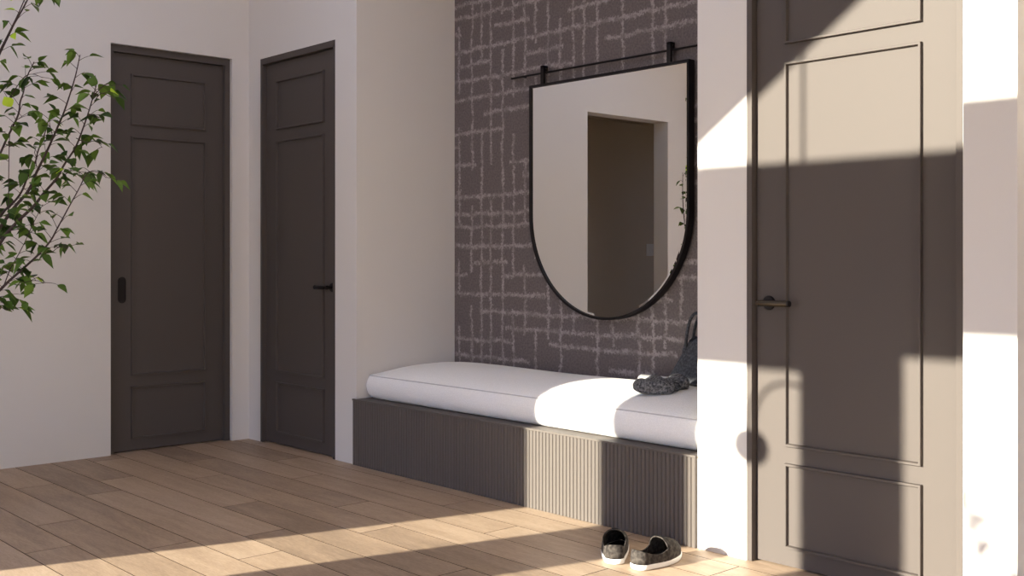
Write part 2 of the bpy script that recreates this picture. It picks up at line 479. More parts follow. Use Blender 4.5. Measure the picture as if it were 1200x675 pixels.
def lever(root, x, y, z, side, mb_mat):
    """round rose with a straight bar lever running to `side`"""
    hd = empty('lever_handle', (x, y, z)); hd.parent = root
    hd.matrix_parent_inverse = Matrix.Translation(-Vector(root.location))
    M = Matrix.Translation((x, y, z)) @ Matrix.Rotation(math.pi / 2, 4, 'X')
    MB().lathe([(0, 0), (0.027, 0), (0.027, 0.006), (0.025, 0.0085), (0, 0.0085)], M).build('rosette', m_black, hd, True, 40)
    yb = y - 0.048
    m = MB(); m.tube([(x, y, z), (x, yb, z)], 0.009, 16)
    m.build('spindle', mb_mat, hd, True, 40)
    m = MB()
    X = lambda d: x + side * d
    m.tube([(X(-0.028), yb, z), (X(-0.012), yb, z), (X(-0.012), yb, z), (X(0.108), yb, z), (X(0.112), yb, z)], [0.0065, 0.0065, 0.0115, 0.0115, 0.0100], 20)
    m.build('grip', mb_mat, hd, True, 40)
    m = MB(); m.tube([(X(0.112), yb, z), (X(0.1125), yb, z), (X(0.120), yb, z), (X(0.121), yb, z)], [0.0100, 0.0120, 0.0120, 0.0110], 20)
    m.build('end_cap', m_black, hd, True, 40)

def hinged_door(name, X0, X1, hx, side, mat_h):
    r = empty(name, ((X0 + X1) / 2, YW, 0)); struct(r)
    cw = 0.024
    c = MB()
    yf, yb = YW - 0.001, YW + 0.08
    c.box(X0 + 0.0005, X0 + cw, yf, yb, 0.001, DH - cw, 0.0015)
    c.box(X1 - cw, X1 - 0.0005, yf, yb, 0.001, DH - cw, 0.0015)
    c.box(X0 + 0.0005, X1 - 0.0005, yf, yb, DH - 0.038, DH - 0.0005, 0.0015)
    c.build('casing', m_door, r)
    a0, a1 = X0 + cw + 0.0025, X1 - cw - 0.0025
    yl = YW + 0.029
    l = MB().box(a0, a1, yl, yl + 0.04, 0.006, DH - 0.042, 0.001)
    l.build('door_leaf', m_door, r)
    bx0, bx1 = X0 + 0.156, X1 - 0.154
    for z0, z1 in ((0.073, 0.392), (0.455, 1.897), (1.966, 2.272)):
        b_ = MB(); bead(b_, bx0, bx1, z0, z1, yl); b_.build('moulding', m_door, r)
    lever(r, hx, yl, 0.992, side, mat_h)
    # closing board behind the leaf, the dark of the next room
    MB().box(X0, X1, YW + 0.085, YW + 0.118, 0, DH).build('backing_board', m_door, r)
    return r
hinged_door('door_2', D2[0], D2[1], -5.416, -1, m_black)
hinged_door('door_3', D3[0], D3[1], -2.415, 1, m_bronze)

# door 1: sliding pocket door in the left wall
r = empty('door_1', (XL, (D1[0] + D1[1]) / 2, 0)); struct(r)
xf = XL - 0.028
c = MB()
y0, y1 = D1[0] + 0.0005, D1[1] - 0.0005
c.box(xf - 0.08, xf, y0, y0 + 0.030, 0.001, DH - 0.03, 0.0015)
c.box(xf - 0.08, xf, y1 - 0.036, y1, 0.001, DH - 0.03, 0.0015)
c.box(xf - 0.08, xf, y0, y1, DH - 0.034, DH + 0.0075, 0.0015)
c.build('casing', m_door, r)
xl = xf - 0.03
MB().box(xl - 0.04, xl, y0 + 0.031, y1 - 0.037, 0.006, DH - 0.036, 0.001).build('door_leaf', m_door, r)
for z0, z1 in ((0.073, 0.392), (0.455, 1.897), (1.966, 2.272)):
    b_ = MB(); bead(b_, 2.752, 3.236, z0, z1, xl, wall='X'); b_.build('moulding', m_door, r)
MB().box(XL - TL, xl - 0.045, y0, y1, 0, DH + 0.007).build('backing_board', m_door, r)
# oval flush pull
def stadium(cy, cz, hw, hh, n=10):
    o = []
    for k in range(n + 1):
        a = math.pi * k / n; o.append((cy + hw * math.cos(a), cz + (hh - hw) + hw * math.sin(a)))
    for k in range(n + 1):
        a = math.pi + math.pi * k / n; o.append((cy + hw * math.cos(a), cz - (hh - hw) + hw * math.sin(a)))
    return o
cy, cz = 2.697, 0.972
rings = [(0.025, 0.079, 0.0), (0.025, 0.079, 0.004), (0.019, 0.073, 0.004), (0.018, 0.072, 0.0008)]
m = MB()
rows = [[(xl + d, yy, zz) for yy, zz in stadium(cy, cz, hw, hh)] for hw, hh, d in rings]
vs = m.grid(rows, close_v=True); m.bm.faces.new(vs[-1])
m.build('flush_pull', m_black, r, False)

# light switch on the passage wall
sw = empty('light_switch', (PX, -0.755, 1.255), 'small pale light switch plate on the dim passage wall, seen only in the mirror', 'light switch')
MB().box(PX + 0.0005, PX + 0.010, -0.81, -0.70, 1.19, 1.32, 0.002).build('plate', m_switch, sw)
MB().box(PX + 0.010, PX + 0.015, -0.785, -0.725, 1.215, 1.295, 0.002).build('rocker', m_switch, sw)

# ------------------------------------------------------------------ bench base
bench = empty('fluted_bench', ((NX[0] + NX[1]) / 2, YW, 0), 'long built-in bench base with vertically reeded taupe front under the wall mirror', 'bench')
bx0, bx1 = -5.155, -2.735
BT = 0.3715
m = MB()
m.box(NX[0] + 0.002, NX[1] - 0.002, YW + 0.004, YN - 0.003, 0.001, BT - 0.014, 0.0)
m.build('bench_body', m_bench, bench)
m = MB()
m.box(NX[0] + 0.002, NX[1] - 0.002, YW - 0.008, YN - 0.003, BT - 0.009, BT, 0.0015)
m.box(bx0, NX[0] + 0.004, YW - 0.0145, YW - 0.001, BT - 0.009, BT, 0.0015)
m.box(NX[0], bx1, YW - 0.0145, YW - 0.005, BT - 0.009, BT, 0.0015)
m.build('bench_top', m_bench, bench)
# reeds: one pressed front
m = MB()
pitch = 0.022
n = int((bx1 - bx0) / pitch)
pitch = (bx1 - bx0) / n
prof = []
for i in range(n):
    x = bx0 + i * pitch
    prof.append((x + 0.0005, YW - 0.0065))
    for a in (10, 40, 90, 140, 170):
        rr = pitch / 2 - 0.0017
        prof.append((x + pitch / 2 - rr * math.cos(math.radians(a)), YW - 0.0075 - 0.0065 * math.sin(math.radians(a)) ** 0.8))
prof = [(bx0, YW - 0.0005)] + prof + [(bx1, YW - 0.0045), (bx1, YW - 0.0005)]
rows = [[(x, y, 0.001) for x, y in prof], [(x, y, BT - 0.0095) for x, y in prof]]
vs = m.grid(rows, close_v=True, cap=True)
m.build('reeded_front', m_bench, bench)

# ------------------------------------------------------------------ cushion
cush = empty('bench_cushion', ((NX[0] + NX[1]) / 2, 3.86, BT), 'long thick white woven seat cushion with piped edge lying on the reeded bench', 'cushion')
cx0, cx1, cy0, cy1 = -5.118, -2.742, 3.563, 4.208
ccx, ccy, hx, hy = (cx0 + cx1) / 2, (cy0 + cy1) / 2, (cx1 - cx0) / 2, (cy1 - cy0) / 2
def rrect(r, inset=0.0, nc=6, nx=60, ny=18):
    o = []
    ax, ay = hx - inset, hy - inset
    r = max(r - inset * 0.3, 0.01)
    def side(p, q, n):
        for i in range(n): o.append((p[0] + (q[0] - p[0]) * i / n, p[1] + (q[1] - p[1]) * i / n))
    def corner(cx, cy, a0):
        for i in range(nc):
            a = math.radians(a0 + 90 * i / nc); o.append((cx + r * math.cos(a), cy + r * math.sin(a)))
    side((-ax + r, -ay), (ax - r, -ay), nx); corner(ax - r, -ay + r, -90)
    side((ax, -ay + r), (ax, ay - r), ny); corner(ax - r, ay - r, 0)
    side((ax - r, ay), (-ax + r, ay), nx); corner(-ax + r, ay - r, 90)
    side((-ax, ay - r), (-ax, -ay + r), ny); corner(-ax + r, -ay + r, 180)
    return o
ZSEAM = 0.502
def topz(x, y):
    u, v = (x - ccx) / hx, (y - ccy) / hy
    base = max(0.0, 1 - abs(u) ** 7) ** 0.8 * max(0.0, 1 - abs(v) ** 2.5) ** 0.78
    dip = 1 - 0.10 * math.exp(-((x + 4.0) / 0.5) ** 2)
    return ZSEAM + 0.082 * base * dip
rows = []
for v, ins in ((0, 0.040), (0.02, 0.020), (0.10, 0.006), (0.22, -0.004), (0.36, -0.010), (0.5, -0.0125), (0.64, -0.0125), (0.78, -0.009), (0.90, -0.004), (1.0, 0.002)):
    z = BT + 0.0008 + (ZSEAM - BT) * v
    zz = []
    for x, y in rrect(0.05, ins):
        k = 0.0
        zz.append((min(max(ccx + x, NX[0] + 0.002), NX[1] - 0.002), min(ccy + y, YN - 0.002), z))
    rows.append(zz)
outline = rrect(0.05, 0.004)
for s in (0.995, 0.985, 0.97, 0.95, 0.91, 0.86, 0.8, 0.72, 0.62, 0.5, 0.36, 0.2, 0.06):
    # inset rings: shrink by a common distance first, so the crown follows all four edges
    rows.append([(ccx + x * (1 - (1 - s) * 0.98), ccy + y * s, topz(ccx + x * (1 - (1 - s) * 0.98), ccy + y * s)) for x, y in outline])
m = MB()
vs = m.grid(rows, close_v=True)
m.bm.faces.new(vs[-1]); m.bm.faces.new(vs[0][::-1])
m.build('cushion_cover', m_cush, cush, True)
m = MB()
pp = [(min(max(ccx + x, NX[0] + 0.004), NX[1] - 0.004), ccy + y, ZSEAM + 0.001) for x, y in rrect(0.05, 0.002)]
m.tube(pp + [pp[0]], 0.0028, 6)
m.build('piping', m_pipe, cush, True)

# ------------------------------------------------------------------ mirror and rail
YM = 4.170
MX, MZ, MR, MTOP = -3.860, 1.400, 0.558, 2.119
def ushape(r, top, n=48):
    o = [(MX - r, top)]
    for k in range(n + 1):
        a = math.pi + math.pi * k / n
        o.append((MX + r * math.cos(a), MZ + r * math.sin(a)))
    o.append((MX + r, top))
    return o
rail = empty('mirror_rail', (MX, YN, 2.185), 'thin black horizontal metal rail fixed to the patterned wall above the mirror', 'rail')
m = MB()
m.tube([(-4.592, 4.197, 2.183), (-3.128, 4.197, 2.183)], 0.0058, 12)
m.build('rod', m_black, rail, True, 40)
for x in (-4.50, -3.22):
    m = MB(); m.tube([(x, 4.197, 2.183), (x, YN - 0.0005, 2.183)], 0.006, 12)
    m.build('standoff', m_black, rail, True, 40)
mir = empty('wall_mirror', (MX, YN, MTOP), 'black framed mirror with flat top and rounded bottom hanging on the patterned niche wall', 'mirror')
rows = []
fw_, yb = 0.013, 4.212
for r, t, y in ((MR, MTOP, yb), (MR, MTOP, YM), (MR - fw_, MTOP - fw_, YM), (MR - fw_, MTOP - fw_, yb)):
    rows.append([(x, y, z) for x, z in ushape(r, t)])
m = MB(); m.grid(rows, close_u=True, close_v=True)
m.build('mirror_frame', m_black, mir, True, 35)
m = MB()
rows = []
for r, t, y in ((MR - fw_ - 0.0005, MTOP - fw_ - 0.0005, yb - 0.002), (MR - fw_ - 0.0005, MTOP - fw_ - 0.0005, YM + 0.0085), (MR - fw_ - 0.013, MTOP - fw_ - 0.013, YM + 0.0080)):
    rows.append([(x, y, z) for x, z in ushape(r, t)])
vs = m.grid(rows, close_v=True)
m.bm.faces.new(vs[-1]); m.bm.faces.new(vs[0][::-1])
m.build('mirror_glass', m_mirror, mir, False)
for x in (-4.322, -3.432):
    m = MB()
    # strap hook: up the front of the rail and over it
    m.box(x - 0.012, x + 0.012, YM + 0.006, 4.1905, MTOP - 0.004, 2.220, 0.001)
    m.box(x - 0.012, x + 0.012, YM + 0.006, 4.210, 2.206, 2.220, 0.001)
    m.box(x - 0.012, x + 0.012, 4.2035, 4.210, 2.186, 2.220, 0.001)
    m.build('hanging_strap', m_black, mir)

# ------------------------------------------------------------------ knitwear, cloth, bag on the cushion
def blob(mb, c, rx, ry, rz, M=None, nu=28, nv=16, p=2.6, fold=None):
    rows = []
    for i in range(nv + 1):
        ph = -math.pi / 2 + math.pi * i / nv
        row = []
        for j in range(nu):
            th = 2 * math.pi * j / nu
            cs = lambda v, e: math.copysign(abs(v) ** e, v)
            x = rx * cs(math.cos(ph), 2 / p) * cs(math.cos(th), 2 / p)
            y = ry * cs(math.cos(ph), 2 / p) * cs(math.sin(th), 2 / p)
            z = rz * cs(math.sin(ph), 2 / p)
            q = Vector((x, y, z))
            if fold: q = fold(q)
            if M is not None: q = M @ q
            row.append(Vector(c) + q)
        rows.append(row)
    mb.grid(rows, close_v=True)
    bmesh.ops.remove_doubles(mb.bm, verts=mb.bm.verts, dist=1e-5)

kb = (-3.14, 3.79)
kn = empty('knitted_garment', (kb[0], kb[1], topz(*kb)), 'small dark grey knitted garment lying folded on the white bench cushion', 'clothing')
R0 = Matrix.Rotation(math.radians(36), 3, 'Z')
def on_top(x, y, h): return topz(x, y) + h
def settle(mb, gap=0.0015):      # soft things take the crown of the cushion from below
    for v in mb.bm.verts:
        x, y = min(max(v.co.x, cx0 + .001), cx1 - .001), min(max(v.co.y, cy0 + .001), cy1 - .001)
        v.co.z = max(v.co.z, topz(x, y) + gap)
m = MB()
def fold_main(q):
    q.z += 0.0055 * math.sin(q.x * 75 + q.y * 30 + 0.8) * max(q.z, 0) / 0.027 + 0.002 * math.sin(q.y * 60 + q.x * 30)
    q.z *= 1 - 0.30 * max(0.0, -q.x / 0.1)
    q.z = max(q.z, -0.029)
    return q
c0 = (-3.150, 3.735); c1 = (-3.125, 3.865)
blob(m, (c0[0], c0[1], on_top(*c0, 0.026)), 0.094, 0.078, 0.040, R0, 56, 26, 3.2, fold_main); settle(m)
m.build('folded_body', m_knit, kn, True)
m = MB()
blob(m, (c1[0], c1[1], on_top(*c1, 0.024)), 0.050, 0.062, 0.032, R0 @ Matrix.Rotation(0.3, 3, 'Z'), 40, 20, 2.8, fold_main); settle(m)
m.build('folded_sleeve', m_knit, kn, True)
m = MB()
Mt = Matrix.Translation((-3.062, 3.795, on_top(-3.062, 3.795, 0.022))) @ Matrix.Rotation(math.radians(36), 4, 'Z') @ Matrix.Rotation(math.radians(90), 4, 'Y')
m.lathe([(0.010, -0.05), (0.018, -0.035), (0.0195, -0.004), (0.017, 0.0), (0.0135, -0.002), (0.012, -0.03), (0, -0.035)], Mt, 20)
settle(m); m.build('cuff', m_knit, kn, True)

cl = empty('folded_cloth', (-3.46, 4.13, topz(-3.46, 4.13)), 'small folded white cloth tucked against the patterned wall behind the dark knitted garment', 'cloth')
m = MB()
M = Matrix.Translation((-3.47, 4.135, 0.0)) @ Matrix.Rotation(math.radians(0), 4, 'Z')
rows = []
zb = topz(-3.47, 4.135)
for lz, ins in ((-0.004, 0.0), (0.008, -0.003), (0.019, 0.0), (0.021, -0.004), (0.034, 0.0), (0.042, 0.008)):
    rows.append([(-3.47 + (0.075 - ins) * sx_ * (1 if abs(sy_) else 1), 4.125 + (0.048 - ins) * sy_, topz(-3.47 + 0.075 * sx_, 4.125 + 0.048 * sy_) * 0.3 + zb * 0.7 + lz) for sx_, sy_ in
                 ((-1, -.8), (-.9, -1), (0, -1.03), (.9, -1), (1, -.8), (1.02, 0), (1, .8), (.9, 1), (0, 1), (-.9, 1), (-1, .8), (-1.02, 0))])
vs = m.grid(rows, close_v=True); m.bm.faces.new(vs[-1]); m.bm.faces.new(vs[0][::-1])
settle(m); m.build('cloth_stack', m_whitecloth, cl, True, 50)

bag = empty('felt_bag', (-3.14, 4.09, topz(-3.14, 4.09)), 'dark grey felt tote bag with looped handles standing at the right end of the cushion', 'bag')
bz = topz(-3.14, 4.09)
m = MB()
rows = []
N = 36
for t in [i / 16 for i in range(17)]:
    # wide base, gathered top
    wx = 0.200 * (1 - 0.46 * t ** 1.1); wy = 0.104 * (1 - 0.80 * t ** 0.8) + 0.006
    cxb = -3.145 - 0.0 * t; cyb = 4.090 + 0.035 * t
    ring = []
    for k in range(N):
        a = 2 * math.pi * k / N
        cs = lambda v, e: math.copysign(abs(v) ** e, v)
        f = 1 + 0.05 * math.sin(5 * a + 3 * t) * t
        edge = 0.006 * (1 - min(t * 8, 1))
        xx = cxb + (wx - edge) * cs(math.cos(a), 0.6) * f; yy = cyb + (wy - edge) * cs(math.sin(a), 0.7) * f
        zz = 0.222 * t + 0.012 * t * math.sin(a * 3)
        ring.append((xx, min(yy, YN - 0.004), (topz(min(max(xx, cx0), cx1), min(yy, cy1)) + 0.001) * (1 - t) + (bz) * t + zz))
    rows.append(ring)
rows += [[(x * 0.93 + -3.145 * 0.07, y * 0.93 + 4.125 * 0.07, z - 0.001) for x, y, z in rows[-1]]]
rows += [[(x, y, z - 0.09) for x, y, z in rows[-1]]]
base = []
for f in (0.05, 0.35, 0.7):
    base.append([(-3.145 + (x + 3.145) * f, 4.09 + (y - 4.09) * f, z) for x, y, z in rows[0]])
vs = m.grid(base + rows, close_v=True); m.bm.faces.new(vs[0][::-1]); m.bm.faces.new(vs[-1])
for v in m.bm.verts:
    if v.co.z < bz + 0.05: v.co.z = max(v.co.z, topz(min(max(v.co.x, cx0 + .001), cx1 - .001), min(max(v.co.y, cy0 + .001), cy1 - .001)) + 0.0015)
m.build('bag_body', m_bag, bag, True)
for dy in (-0.026, 0.022):
    m = MB()
    x0, x1 = -3.262, -3.125
    pts = bez((x0, 4.122 + dy, bz + 0.12), (x0 + 0.0, 4.118 + dy * 1.2, bz + 0.36), (x1 - 0.035, 4.118 + dy * 1.2, bz + 0.46), (x1 + 0.02, 4.122 + dy, bz + 0.16), 20)
    m.tube(pts, [0.0075] * len(pts), 8)
    m.build('bag_handle', m_bag, bag, True)
    # leather-like tab at the handle root
m = MB()
m.tube([(-3.262, 4.088, bz + 0.11), (-3.262, 4.086, bz + 0.125), (-3.262, 4.09, bz + 0.17), (-3.262, 4.10, bz + 0.192), (-3.262, 4.105, bz + 0.2)], [0.006, 0.011, 0.012, 0.010, 0.004], 12)
m.build('handle_tab', m_bag, bag, True)

# ------------------------------------------------------------------ shoes
def make_shoe(label, loc, ang, mirror=1):
    root = empty('slip_on_shoe', (0, 0, 0), label, 'shoe', 'pair of slip-on shoes')
    Ls = 0.285
    def hw(t, m_=1):   # half widths: inner and outer
        base = 0.036 + 0.014 * math.sin(min(max((t - 0.15) / 0.75, 0), 1) * math.pi) ** 1.0
        end = min(1.0, (t / 0.10)) if t < 0.10 else (min(1.0, (1 - t) / 0.24) if t > 0.76 else 1)
        end = math.sqrt(max(0, 1 - (1 - end) ** 2))
        return base * end
    def cxl(t): return mirror * (0.022 * max(0, t - 0.3) ** 2 / 0.49 - 0.004 * math.sin(t * math.pi))
    ts = [0, 0.004, 0.012, 0.025, 0.05, 0.085, 0.13, 0.2, 0.28, 0.36, 0.44, 0.52, 0.6, 0.68, 0.75, 0.81, 0.87, 0.91, 0.945, 0.97, 0.988, 0.997, 1]
    def outline(grow):
        L_ = [(cxl(t) - (hw(t) + grow * (1 if 0 < t < 1 else 0)), t * (Ls + 2 * grow) - grow) for t in ts]
        R_ = [(cxl(t) + (hw(t) + grow * (1 if 0 < t < 1 else 0)), t * (Ls + 2 * grow) - grow) for t in ts[::-1]]
        return L_ + R_[1:-1]
    # sole with a foxing band
    m = MB()
    rows = []
    for g_, z in ((-0.004, 0.0), (0.001, 0.002), (0.003, 0.008), (0.003, 0.019), (0.001, 0.022), (-0.004, 0.022)):
        rows.append([(x, y, z) for x, y in outline(g_)])
    vs = m.grid(rows, close_v=True); m.bm.faces.new(vs[-1]); m.bm.faces.new(vs[0][::-1])
    m.build('sole', m_sole, root, True, 50)
    # upper: arch cross-sections, open over the foot opening
    tv = 0.50        # where the vamp begins
    zs = 0.0205
    def wall_h(t): return 0.066 + 0.006 * math.cos(t * 9) - 0.012 * math.sin(min(t / tv, 1) * math.pi) ** 1.0
    def vamp_h(t):
        u = (t - tv) / (1 - tv)
        return zs + 0.074 * (1 - u) ** 0.75 * 0.72 + 0.028 * math.sqrt(max(0, 1 - u ** 4))
    m = MB()
    # vamp
    rows = []
    tl = [tv + (1 - tv) * k / 18 for k in range(18)] + [0.985, 0.997]
    for t in tl:
        w_ = hw(t) - 0.0005; H_ = vamp_h(t) - zs
        row = []
        for k in range(25):
            a = math.pi * k / 24
            xx = cxl(t) - w_ * math.copysign(abs(math.cos(a)) ** 0.75, math.cos(a))
            lean = 0.030 * math.sin(a) * max(0, 1 - (t - tv) / 0.12) * 0.35
            row.append((xx, t * Ls - lean, zs + H_ * math.sin(a) ** 0.8))
        rows.append(row)
    m.grid(rows)
    # quarters and heel: wall round the back
    path = [(cxl(t) - hw(t), t * Ls, t) for t in [0.53, 0.5, 0.45, 0.4, 0.34, 0.28, 0.2, 0.13, 0.085, 0.05, 0.025, 0.012, 0.004]] + \
           [(cxl(0), 0, 0)] + [(cxl(t) + hw(t), t * Ls, t) for t in [0.004, 0.012, 0.025, 0.05, 0.085, 0.13, 0.2, 0.28, 0.34, 0.4, 0.45, 0.5, 0.53]]
    rows = []
    for f in (0, 0.2, 0.4, 0.6, 0.8, 0.93, 1.0):
        row = []
        for x, y, t in path:
            top = wall_h(t)
            z = zs + (top - zs) * f
            pull = 1 - 0.10 * f ** 2
            yy = y + (0.004 * f * f if t < 0.05 else 0) - 0.003 * math.sin(f * math.pi) * (1 if t < 0.08 else 0)
            row.append((cxl(t) + (x - cxl(t)) * pull, yy, z))
        rows.append(row)
    m.grid(rows)
    bmesh.ops.recalc_face_normals(m.bm, faces=m.bm.faces[:])
    up = m.build('upper', m_shoe, root, True, 60)
    up.data.materials.append(m_lining)
    so = up.modifiers.new('thickness', 'SOLIDIFY'); so.thickness = 0.0035; so.offset = 0.0
    # collar binding along the opening
    m = MB()
    pts = [(cxl(t) + (x - cxl(t)) * 0.90, y + (0.004 if t < 0.05 else 0), wall_h(t)) for x, y, t in path]
    m.tube(pts, 0.0026, 8)
    arch = []
    t = tv
    for k in range(25):
        a = math.pi * k / 24
        arch.append((cxl(t) - (hw(t) - 0.0005) * math.copysign(abs(math.cos(a)) ** 0.75, math.cos(a)), t * Ls - 0.030 * math.sin(a) * 0.35, zs + (vamp_h(t) - zs) * math.sin(a) ** 0.8))
    m.tube(arch[4:-4], 0.0028, 8)
    m.build('collar_binding', m_shoe, root, True)
    # elastic gore tab at the throat
    m = MB()
    rows = []
    for t in [i / 6 for i in range(7)]:
        rows.append([(cxl(tv) + x_, tv * Ls - 0.008 + 0.035 * t, vamp_h(tv + 0.035 * t / Ls) + 0.0035 - 0.0006 * (x_ / 0.012) ** 2 * 3 + (0.002 if t == 0 else 0)) for x_ in (-0.013, -0.006, 0, 0.006, 0.013)])
    m.grid(rows)
    g_ = m.build('throat_tab', m_lining, root, True)
    # dark lining floor
    m = MB()
    ol = [(x * 0.88, 0.006 + y * 0.94, 0.025) for x, y in outline(-0.004)]
    lo = [(x, y, 0.0225) for x, y, z in ol]
    vs = m.grid([lo, ol], close_v=True); m.bm.faces.new(vs[-1]); m.bm.faces.new(vs[0][::-1])
    m.build('insole', m_lining, root)
    root.location = loc
    root.rotation_euler = (0, 0, ang)
    return root
make_shoe('dark grey-brown slip-on shoe with white sole, left one, heel facing the viewer', (-2.796, 3.084, 0.0005), math.radians(41), 1)
make_shoe('dark grey-brown slip-on shoe with white sole, right one, seen from its side', (-2.697, 3.088, 0.0005), math.radians(1), -1)

# ------------------------------------------------------------------ indoor tree at the left
# branch courses are given as (u, v, d): u to the right and v above the tree's own front, d towards the back
TF = Vector((-5.2525, 1.4516, 0))            # foot of the trunk
TU = Vector((0.675, 0.738, 0)).normalized()
TD = Vector((-0.738, 0.675, 0)).normalized()
def tp(u, v, d): return TF + TU * u + Vector((0, 0, v)) + TD * d
PPM = 264.9
def px(x, y, d=0.0):      # branch chart: 265 chart units to the metre
    return tp((x + 60) / PPM, 1.16 + (303.1 - y) / PPM, d)
def tree_leaf(bm, lay, base, direc, size, tone, rng):
    d = direc.normalized()
    side = d.cross(Vector((rng.uniform(-.6, .6), rng.uniform(-.6, .6), 1))).normalized()
    nrm = side.cross(d)
    prof = [(0, 0), (0.12, 0.20), (0.32, 0.36), (0.5, 0.33), (0.7, 0.20), (0.86, 0.08), (1.0, 0)]
    mid = []; lf = []; rt = []
    bend = rng.uniform(0.1, 0.35)
    for t, w_ in prof:
        c = base + d * size * t - Vector((0, 0, 1)) * size * bend * t * t
        mid.append(bm.verts.new(c - nrm * size * 0.03 * math.sin(t * math.pi)))
        if 0 < t < 1:
            lift = nrm * size * w_ * 0.35
            lf.append(bm.verts.new(c + side * size * w_ + lift)); rt.append(bm.verts.new(c - side * size * w_ + lift))
    fs = []
    n = len(prof)
    for k in range(n - 1):
        for edge, flip in ((lf, False), (rt, True)):
            a = mid[k]; b2 = mid[k + 1]
            e0 = edge[k - 1] if k > 0 else None
            e1 = edge[k] if k < n - 2 else None
            vv = [v for v in (a, b2, e1, e0) if v is not None]
            if len(vv) >= 3:
                if flip: vv = vv[::-1]
                fs.append(bm.faces.new(vv))
    for f in fs:
        f.smooth = True
        for l in f.loops: l[lay] = (tone, tone, tone, 1)

def make_tree(root, courses, leaves_from, rng, trunk_pts, trunk_r, leaf=0.062, step=0.0105):
    m = MB(); m.tube(trunk_pts, trunk_r, 12); m.build('trunk', m_bark, root, True)
    lb = bmesh.new(); lay = lb.loops.layers.float_color.new('tone')
    for pts, r0, r1, start in courses:
        cp = catmull(pts, 6)
        n = len(cp)
        rs = [r0 + (r1 - r0) * i / (n - 1) for i in range(n)]
        tw = MB(); tw.tube(cp, rs, 7)
        # twigs with two to four leaves
        acc = 0; side = 1
        length = sum((cp[i + 1] - cp[i]).length for i in range(n - 1)); run = 0
        for i in range(n - 1):
            seg = (cp[i + 1] - cp[i]); run += seg.length; acc += seg.length
            last = i == n - 2
            if run / length < start and not last: continue
            if acc > step * rng.uniform(1.2, 3.2) or last:
                acc = 0; side = -side
                d = seg.normalized()
                out = (TU * side * rng.uniform(0.5, 1.0) + TD * rng.uniform(-0.8, 0.8) + Vector((0, 0, rng.uniform(0.0, 0.6))) + d * 0.4).normalized()
                ln_ = rng.uniform(0.025, 0.075)
                tpnts = bez(cp[i], cp[i] + out * ln_ * 0.4, cp[i] + out * ln_ * 0.8, cp[i] + out * ln_ + Vector((0, 0, -0.12 * ln_)), 4)
                tw.tube(tpnts, [0.0014, 0.0012, 0.0011, 0.001, 0.0008], 5)
                for q in range(rng.choice((1, 2, 2, 3))):
                    bp_ = tpnts[4 - q]
                    ld = (out * rng.uniform(0.5, 1.1) + TU * rng.uniform(-0.35, 0.35) + TD * rng.uniform(-0.5, 0.5) + Vector((0, 0, rng.uniform(-1.1, -0.05)))).normalized()
                    tn = rng.random() * 0.93
                    if rng.random() < 0.025: tn = 1.0
                    tree_leaf(lb, lay, bp_, ld, leaf * rng.uniform(0.6, 1.15), tn, rng)
        tw.build('branch', m_bark, root, True)
    me = bpy.data.meshes.new('foliage'); lb.to_mesh(me); lb.free(); me.materials.append(m_leaf)
    o = bpy.data.objects.new('foliage', me); COL.objects.link(o); o.parent = root
    o.matrix_parent_inverse = Matrix.Translation(-Vector(root.location))
    return o
def pot(root, x, y, r, h, z=0.0):
    M = Matrix.Translation((x, y, z))
    MB().lathe([(0, 0.0005), (r * .72, 0.0005), (r * .76, 0.01), (r, h * .96), (r, h), (r * .92, h), (r * .90, h * .88), (0, h * .88)], M, 40).build('pot', m_pot, root, True, 40)
    MB().lathe([(0, h * .885), (r * .88, h * .885), (r * .5, h * .91), (0, h * .92)], M, 32).build('soil', m_soil, root, True)

